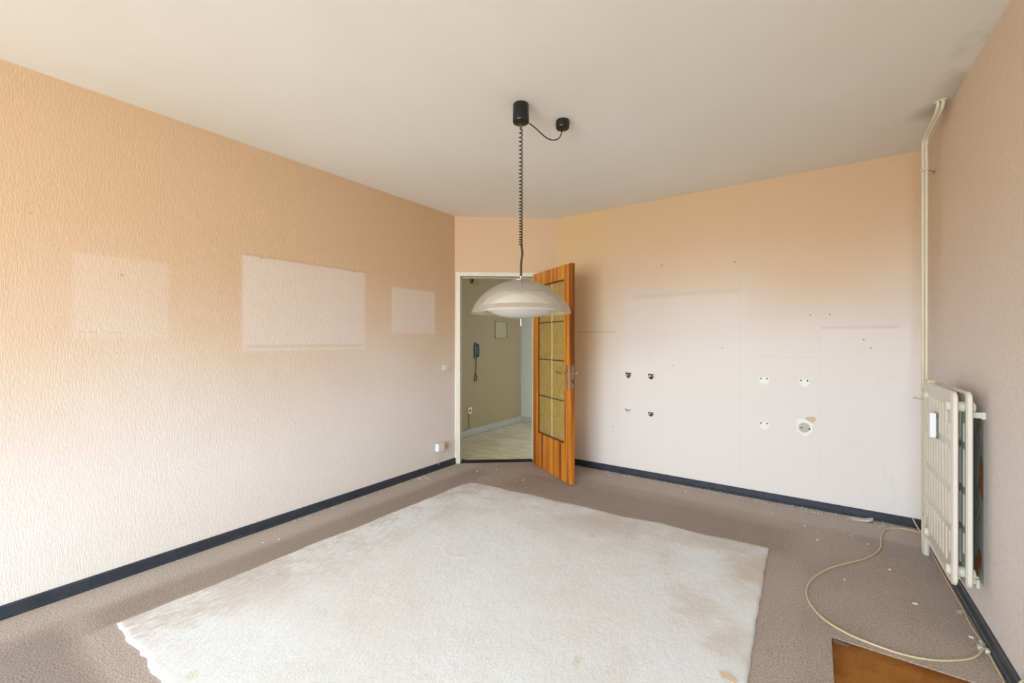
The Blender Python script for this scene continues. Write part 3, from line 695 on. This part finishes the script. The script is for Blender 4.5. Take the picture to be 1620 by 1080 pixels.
# ================================================================ left wall fittings
# local frame on the left wall: x = +y world, y = z world, z = out of the wall
def WLm(y, z): return frame_m((XL, y, z), (0, 1, 0), (0, 0, 1), (1, 0, 0))
sw = thing('light_switch', 'aged white light switch on the left wall beside the door frame', 'switch', (XL, 3.216, 1.016))
lm = frame_m((0, 0, 0), (0, 1, 0), (0, 0, 1), (1, 0, 0))
obj('plate', prism(BM(), roundrect(-0.062, 0.062, -0.033, 0.033, 0.005), 0, 0.008, lm), M['offwhite'], sw, bevel=0.002)
obj('rocker', prism(BM(), roundrect(-0.052, -0.004, -0.024, 0.024, 0.003), 0.008, 0.013, lm), M['white'], sw, bevel=0.002)
b = lathe(BM(), [(0.018, 0.0075), (0.021, 0.010), (0.0235, 0.0075)], 24, frame_m((0, 0.031, 0), (0, 1, 0), (0, 0, 1), (1, 0, 0)), close=True); obj('socket_ring', b, M['offwhite'], sw)
so = thing('wall_socket', 'aged double wall socket low on the left wall near the doorway', 'socket', (XL, 3.15, 0.215))
obj('plate', prism(BM(), roundrect(-0.075, 0.085, -0.040, 0.040, 0.006), 0, 0.010, lm), M['offwhite'], so, bevel=0.002)
for yc in (-0.035, 0.045):
    obj('socket_ring', lathe(BM(), [(0.0215, 0.0098), (0.023, 0.013), (0.026, 0.0098)], 24, frame_m((0, yc, 0), (0, 1, 0), (0, 0, 1), (1, 0, 0)), close=True), M['offwhite'], so)
for yc in (0.036, 0.054):
    obj('contact_hole', lathe(BM(), [(0, 0.0103), (0.0028, 0.0103), (0.0028, 0.0098)], 10, frame_m((0, yc, 0), (0, 1, 0), (0, 0, 1), (1, 0, 0))), M['dark'], so)
ad = thing('plug_adapter', 'boxy white power adapter plugged into the low wall socket', 'adapter', (XL+0.013, 3.085, 0.232))
obj('case', prism(BM(), roundrect(-0.05, 0.035, -0.040, 0.036, 0.006), 0.0005, 0.048, lm), M['white'], ad, bevel=0.003)
b = BM(); tube(b, smoothpath([(0.022, -0.025, -0.038), (0.020, -0.026, -0.09), (0.014, -0.020, -0.135), (0.012, -0.014, -0.178)], 6), 0.003, 8); obj('cord', b, M['cable'], ad, smooth=True)

# ================================================================ hall fittings
ic = thing('intercom', 'grey-blue intercom handset with a looped cord on the hall wall', 'intercom', (HX0, 4.554, 1.15))
obj('base_plate', prism(BM(), roundrect(-0.034, 0.034, -0.11, 0.115, 0.03), 0, 0.028, lm), M['blue'], ic, bevel=0.004)
b = BM(); tube(b, smoothpath([(0.040, 0, 0.085), (0.058, 0, 0.06), (0.062, 0, 0.0), (0.058, 0, -0.05), (0.042, 0, -0.08)], 5), [0.018]*5+[0.013]*11+[0.019]*5, 12)
obj('handset', b, plain('dark_blue_plastic', (84, 104, 116), 0.4), ic, smooth=True)
b = BM(); tube(b, smoothpath([(0.02, 0, -0.108), (0.012, 0.004, -0.2), (0.012, 0, -0.30), (0.012, 0.022, -0.36), (0.012, 0.018, -0.405), (0.012, -0.008, -0.418), (0.012, -0.026, -0.39), (0.012, -0.018, -0.34), (0.012, 0.0, -0.30)], 6), 0.0055, 7)
obj('cord', b, plain('brown_cord', (110, 90, 62), 0.5), ic, smooth=True)
hs = thing('hall_socket', 'old square socket low on the hall wall', 'socket', (HX0, 4.43, 0.34))
obj('plate', prism(BM(), roundrect(-0.04, 0.04, -0.042, 0.042, 0.005), 0, 0.012, lm), M['offwhite'], hs, bevel=0.002)
obj('recess', lathe(BM(), [(0, 0.0125), (0.018, 0.0125), (0.02, 0.012)], 20, lm), M['seal'], hs)
b = BM(); tube(b, [(HX0+0.006, 4.415, 0.298), (HX0+0.006, 4.415, 0.097), (HX0+0.006, 4.40, 0.091), (HX0+0.006, 3.6, 0.091)], 0.0032, 6)
tag(obj('phone_cable', b, M['seal']), 'thin grey cable running down from the hall socket along the skirting', 'cable')
bx2 = thing('door_chime', 'small yellowed box high on the hall wall above the intercom', 'door chime', (HX0, 4.53, 2.118))
obj('case', prism(BM(), roundrect(-0.085, 0.07, -0.05, 0.055, 0.005), 0, 0.03, lm), M['yell'], bx2, bevel=0.003)
obj('grille', prism(BM(), roundrect(-0.080, -0.055, -0.04, 0.045, 0.003), 0.03, 0.032, lm), M['dark'], bx2)
fb = thing('fuse_cover', 'square painted fuse cover flush on the hall wall', 'cover', (HX0, 5.15, 1.452))
obj('door_panel', prism(BM(), roundrect(-0.135, 0.135, -0.115, 0.115, 0.004), 0, 0.006, lm), plain('fuse_cover_paint', (184, 170, 138), 0.6), fb, bevel=0.001)
b = BM()
for (a0, a1, c0, c1) in ((-0.155, 0.155, 0.120, 0.132), (-0.155, 0.155, -0.132, -0.120), (-0.155, -0.142, -0.12, 0.12), (0.142, 0.155, -0.12, 0.12)): prism(b, [(a0, c0), (a1, c0), (a1, c1), (a0, c1)], 0, 0.009, lm)
obj('surround', b, plain('fuse_surround_paint', (154, 140, 110), 0.6), fb)

# ================================================================ marks left on the back wall
bmx = frame_m((0, 0, 0), (1, 0, 0), (0, 0, 1), (0, -1, 0))
SHIELD = [(-0.040, 0.030), (0.040, 0.030), (0.042, -0.002), (0.024, -0.028), (0.0, -0.040), (-0.024, -0.028), (-0.042, -0.002)]
def disc(r, cx_, cy_, n=10): return [(cx_+r*math.cos(2*PI*k/n), cy_+r*math.sin(2*PI*k/n)) for k in range(n)]
def dark_mark(x, z, label, n, flip=False, base='maroon', hs_=0.9):
    t = thing('bracket_remnant', label, 'bracket remnant', (x, YB, z), 0, 'remnants of cabinet brackets on the back wall')
    pts = [(-0.030, 0.028), (0.031, 0.028), (0.030, 0.0), (0.014, -0.024), (0.0, -0.030), (-0.014, -0.022), (-0.029, 0.002)]
    rnd = random.Random(n)
    pts = [(p[0]*hs_+rnd.uniform(-.003, .003), p[1]*hs_*(0.8 if flip else 1)+rnd.uniform(-.003, .003)) for p in pts]
    obj('glue_patch', prism(BM(), pts, 0, 0.0025, bmx), M[base], t)
    b = BM(); prism(b, [(-0.026, 0.006), (-0.004, 0.016), (0.002, 0.004), (-0.014, -0.004)], 0.0015, 0.005, bmx); prism(b, [(0.010, 0.008), (0.026, 0.018), (0.027, 0.006), (0.018, -0.002)], 0.0015, 0.005, bmx)
    obj('clip', b, M['steel'], t)
    obj('screw_hole', prism(BM(), disc(0.0055, -0.020, 0.016), 0.002, 0.0055, bmx), M['dark'], t)
    obj('screw_hole', prism(BM(), disc(0.0045, 0.006, 0.010), 0.002, 0.0045, bmx), M['dark'], t)
dark_mark(-1.464, 0.957, 'dark maroon bracket remnant, upper left of the four near the door', 1)
dark_mark(-1.245, 0.955, 'dark maroon bracket remnant, upper right of the four near the door', 2)
dark_mark(-1.468, 0.612, 'pale blue bracket remnant, lower left of the four near the door', 3, True, 'bluewhite')
dark_mark(-1.245, 0.603, 'dark maroon bracket remnant, lower right of the four near the door', 4, True)
def white_mark(x, z, label, n):
    t = thing('filled_mark', label, 'wall mark', (x, YB, z), 0, 'white filler marks on the back wall')
    rnd = random.Random(n+20)
    pts = [(p[0]*0.86+rnd.uniform(-.003, .003), p[1]*0.86+rnd.uniform(-.003, .003)) for p in SHIELD]
    obj('filler_patch', prism(BM(), pts, 0, 0.002, bmx), M['plaster'], t)
    for sx in (-0.022, 0.020): obj('screw_hole', prism(BM(), disc(0.006, sx, 0.016), 0.001, 0.0025, bmx), M['dark'], t)
white_mark(-0.328, 0.968, 'white shield-shaped filler mark, upper left of the right-hand four', 1)
white_mark(-0.058, 0.966, 'white shield-shaped filler mark, upper right of the right-hand four', 2)
white_mark(-0.328, 0.604, 'white shield-shaped filler mark, lower left of the right-hand four', 3)
t = thing('patched_socket', 'round grey filled hole with torn paper around it on the back wall', 'wall mark', (-0.055, YB, 0.617), 0)
obj('torn_patch', prism(BM(), [(-0.050, 0.062), (-0.012, 0.066), (0.030, 0.060), (0.048, 0.030), (0.050, -0.018), (0.030, -0.046), (0.002, -0.068), (-0.020, -0.052), (-0.048, -0.038), (-0.052, 0.02)], 0, 0.0015, bmx), M['plaster'], t)
obj('paper_flap', prism(BM(), [(-0.002, 0.070), (0.020, 0.086), (0.066, 0.090), (0.068, 0.060), (0.050, 0.040), (0.030, 0.050)], 0.0005, 0.003, bmx), M['tan'], t)
obj('filled_hole', prism(BM(), disc(0.038, -0.004, 0.0, 24), 0.001, 0.003, bmx), M['grey'], t)
for sx, sz in ((-0.022, -0.002), (0.030, -0.008)): obj('screw_hole', prism(BM(), disc(0.006, sx, sz), 0.001, 0.0038, bmx), M['dark'], t)
# nails
for (x, z, lab) in ((-1.146, 1.990, 'small nail high on the back wall, the one nearer the door'), (-0.545, 1.958, 'small nail high on the back wall, the one farther from the door')):
    b = BM(); lathe(b, [(0, 0.012), (0.0035, 0.011), (0.0035, 0.009), (0.0015, 0.009), (0.0015, 0), (0.006, 0), (0, -0.001)], 10, frame_m((x, YB, z), (1, 0, 0), (0, 0, 1), (0, -1, 0)))
    tag(obj('nail', b, M['steel']), lab, 'nail', 'nails in the walls')
for (x, z, lab) in ((-1.044, 1.066, 'above and right of the maroon remnants'), (-1.618, 0.441, 'low down beside the open door'), (-0.64, 1.23, 'halfway between the maroon and the white marks'),
                    (-0.02, 1.49, 'left one of the level pair above the white marks'), (0.1, 1.49, 'right one of the level pair above the white marks'), (0.30, 1.30, 'upper of two near the right corner'), (0.34, 1.24, 'lower of two near the right corner')):
    b = BM(); prism(b, disc(0.0042, x, z, 8), 0, 0.0008, frame_m((0, YB, 0), (1, 0, 0), (0, 0, 1), (0, -1, 0)))
    tag(obj('screw_hole', b, M['dark']), 'tiny dark screw hole, '+lab, 'hole', 'screw holes in the back wall')
for (y, z) in ((0.68, 1.65),):
    b = BM(); lathe(b, [(0, 0.012), (0.0035, 0.011), (0.0035, 0.009), (0.0015, 0.009), (0.0015, 0)], 10, frame_m((XL, y, z), (0, 1, 0), (0, 0, 1), (1, 0, 0)))
    tag(obj('nail', b, M['brass']), 'small nail inside the leftmost pale picture outline', 'nail', 'nails in the walls')
for (y, lab) in ((1.40, 'small nail at the top left of the large pale picture outline'), (2.12, 'small nail at the top right of the large pale picture outline')):
    b = BM(); lathe(b, [(0, 0.012), (0.0035, 0.011), (0.0035, 0.009), (0.0015, 0.009), (0.0015, 0)], 10, frame_m((XL, y, 1.855), (0, 1, 0), (0, 0, 1), (1, 0, 0)))
    tag(obj('nail', b, M['brass']), lab, 'nail', 'nails in the walls')

# ================================================================ cables on the floor
RC = 0.0042
P = smoothpath([(0.562, 4.015, 0.062), (0.568, 3.99, 0.045), (0.585, 3.955, 0.012), (0.592, 3.935, RC), (0.53, 3.945, RC), (0.465, 3.927, RC), (0.406, 3.861, RC), (0.365, 3.70, RC), (0.335, 3.47, RC), (0.255, 3.28, RC), (0.158, 3.141, RC), (0.067, 3.001, RC), (-0.004, 2.83, RC),
                (-0.029, 2.68, RC), (-0.015, 2.56, RC), (0.038, 2.452, RC), (0.121, 2.39, RC), (0.204, 2.368, RC), (0.303, 2.362, RC), (0.404, 2.395, RC), (0.505, 2.472, RC), (0.553, 2.535, RC+0.002), (0.572, 2.58, 0.010)], 8)
b = BM(); tube(b, P, RC, 8)
tag(obj('floor_cable', b, M['cable'], smooth=True), 'cream cable looping over the carpet from the corner to the wall connector', 'cable')
P = smoothpath([(0.588, 3.93, 0.004), (0.590, 3.7, 0.0032), (0.586, 3.3, 0.0032), (0.588, 2.95, 0.0032), (0.583, 2.80, 0.0032), (0.588, 2.66, 0.005)], 8)
b = BM(); tube(b, P, 0.0032, 8)
tag(obj('wall_cable', b, M['cable'], smooth=True), 'thin cream cable along the right baseboard, from the corner to the connector', 'cable')
P = smoothpath([(0.590, 2.59, 0.006), (0.590, 2.5, 0.0032), (0.589, 2.40, 0.0032), (0.560+0.02, 2.30, 0.0032), (0.579, 2.15, 0.0032), (0.579, 1.3, 0.0032)], 8)
b = BM(); tube(b, P, 0.0032, 8)
tag(obj('wall_cable', b, M['cable'], smooth=True), 'thin cream cable along the right baseboard, from the connector towards the viewer', 'cable')
b = BM(); tube(b, smoothpath([(0.585, 2.345, 0.004), (0.590, 2.33, 0.018), (0.599, 2.315, 0.042), (0.607, 2.305, 0.066), (0.6125, 2.28, 0.10), (0.6135, 2.2, 0.16)], 6), 0.0042, 8)
tag(obj('climbing_cable', b, plain('pale_green_sheath', (206, 206, 170), 0.5), smooth=True), 'pale greenish cable climbing over the right baseboard at the bottom right corner of the photo', 'cable')
cn = thing('cable_connector', 'opened white cable connector at the right baseboard where the cables meet', 'connector', (0.582, 2.615, 0))
b = BM(); box(b, -0.019, -0.004, -0.030, -0.012, 0, 0.014); obj('clamp', b, M['offwhite'], cn)
b = BM(); box(b, 0.000, 0.013, -0.040, -0.020, 0, 0.014); obj('clamp', b, M['offwhite'], cn)
b = BM(); box(b, -0.004, 0.008, 0.012, 0.038, 0, 0.012); obj('terminal_block', b, M['offwhite'], cn, bevel=0.002)
b = BM()
for q in range(5):
    rnd = random.Random(q); tube(b, smoothpath([(-0.010+rnd.uniform(-.003, .01), -0.02, 0.008), (rnd.uniform(-.02, .012), 0.0, 0.012+rnd.uniform(-.003, .01)), (0.002, 0.03, 0.008)], 5), 0.0012, 6)
obj('bare_wires', b, M['wire'], cn)
b = BM()
for q in range(5):
    rnd = random.Random(q+9); p0 = Vector((0.572, 2.885, 0.006)); 
    tube(b, smoothpath([p0+Vector((rnd.uniform(-.03, .012), rnd.uniform(-.03, .03), -0.003)), p0+Vector((rnd.uniform(-.01, .01), rnd.uniform(-.01, .01), rnd.uniform(0, .012))), p0+Vector((rnd.uniform(-.03, .012), rnd.uniform(-.03, .03), -0.002))], 5), 0.0011, 6)
tag(obj('wire_clip', b, M['wire']), 'tangle of bare wire ends beside the cable below the radiator', 'wire')

# ================================================================ litter
def sheet(name, pts, label, cat, mat, group=None, zlift=None):
    b = BM(); A = [b.verts.new(p) for p in pts]; B = [b.verts.new((p[0], p[1], p[2]+0.0015)) for p in pts]
    b.faces.new(A[::-1]); b.faces.new(B)
    for i in range(len(A)): j = (i+1) % len(A); b.faces.new((A[i], A[j], B[j], B[i]))
    return tag(obj(name, b, mat), label, cat, group)
sheet('paper_scrap', [(0.215, 3.965, 0.0005), (0.225, 3.995, 0.004), (0.300, 4.002, 0.006), (0.350, 3.998, 0.022), (0.345, 3.955, 0.018), (0.318, 3.935, 0.006), (0.235, 3.930, 0.0005)], 'curled scrap of torn wallpaper on the carpet below the back wall', 'paper scrap', M['paper'])
sheet('paper_scrap', [(-0.300, 1.815, 0.013), (-0.265, 1.822, 0.014), (-0.235, 1.800, 0.013), (-0.240, 1.785, 0.012), (-0.285, 1.790, 0.012)], 'beige scrap of paper lying on the near right part of the rug', 'paper scrap', M['tan'])
sheet('plaster_flake', [(-3.05, 2.76, 0.001), (-3.03, 2.80, 0.003), (-2.99, 2.79, 0.002), (-2.975, 2.765, 0.001), (-3.0, 2.755, 0.001)], 'pale plaster flake on the carpet at the left baseboard, the wider one', 'plaster flake', M['paper'])
sheet('plaster_flake', [(-3.03, 2.83, 0.001), (-3.02, 2.86, 0.002), (-2.90, 2.81, 0.002), (-2.895, 2.80, 0.001), (-2.95, 2.81, 0.001)], 'pale plaster flake on the carpet at the left baseboard, the long thin one', 'plaster flake', M['paper'])
chips = [(0.02, 3.408), (0.137, 2.926), (0.409, 2.859), (0.561, 2.676), (-1.93, 3.55), (-2.95, 3.18), (-2.72, 3.26), (-2.60, 3.42), (-2.2, 3.3), (-2.88, 1.32), (-2.84, 1.40), (-1.6, 3.9), (-0.9, 3.86), (0.35, 3.20), (-0.05, 3.62), (0.28, 3.52)]
chip_where = ['left of where the cable turns at its far bend', 'inside the cable loop, nearest its left side', 'in the middle of the cable loop', 'near the right baseboard beside the cable connector', 'in front of the doorway, under the lamp', 'at the foot of the left wall by the doorway', 'on the carpet left of the far rug corner', 'between the doorway and the far rug corner', 'just beyond the far edge of the rug', 'near left of the room, the nearer of two by the left baseboard', 'near left of the room, the farther of two by the left baseboard', 'below the back baseboard just right of the door', 'below the back baseboard between door and middle', 'inside the cable loop near its far end', 'on the carpet below the white wall marks', 'left of the cable just below the curled paper']
for i, (x, y) in enumerate(chips):
    rnd = random.Random(i+50); n = 6; s_ = rnd.uniform(0.0045, 0.0085)
    b = BM(); m_ = Matrix.Translation((x, y, 0.0006)) @ Matrix.Rotation(rnd.uniform(0, 3), 4, 'Z')
    prism(b, [(s_*1.3*math.cos(2*PI*k/n)*rnd.uniform(.7, 1.1), s_*math.sin(2*PI*k/n)*rnd.uniform(.7, 1.1)) for k in range(n)], 0, 0.003, m_)
    tag(obj('plaster_chip', b, M['plaster']), 'white plaster chip '+chip_where[i], 'plaster chip', 'plaster chips on the carpet')
b = BM(); rnd = random.Random(99)
def crumb(x, y, s, z=0.0004):
    m_ = Matrix.Translation((x, y, z)) @ Matrix.Rotation(rnd.uniform(0, 6), 4, 'Z')
    prism(b, [(s*math.cos(2*PI*k/5)*rnd.uniform(.6, 1.2), s*math.sin(2*PI*k/5)*rnd.uniform(.6, 1.2)) for k in range(5)], 0, s*0.8, m_)
for i in range(420):
    x = rnd.uniform(-1.7, 0.45); w = 0.5 if x > -0.3 else 0.12
    crumb(x, YB-0.022-abs(rnd.gauss(0, 0.045 if rnd.random() < .75 else w*0.4)), rnd.uniform(0.0012, 0.0036))
for i in range(140):
    y = rnd.uniform(1.6, 3.3); crumb(XL+0.024+abs(rnd.gauss(0, 0.03)), y, rnd.uniform(0.001, 0.003))
for i in range(120):
    crumb(rnd.uniform(-2.9, -1.9), rnd.uniform(3.06, 3.4), rnd.uniform(0.001, 0.0028))
tag(obj('plaster_crumbs', b, M['plaster']), 'fine white plaster crumbs scattered along the baseboards', 'crumbs', kind='stuff')
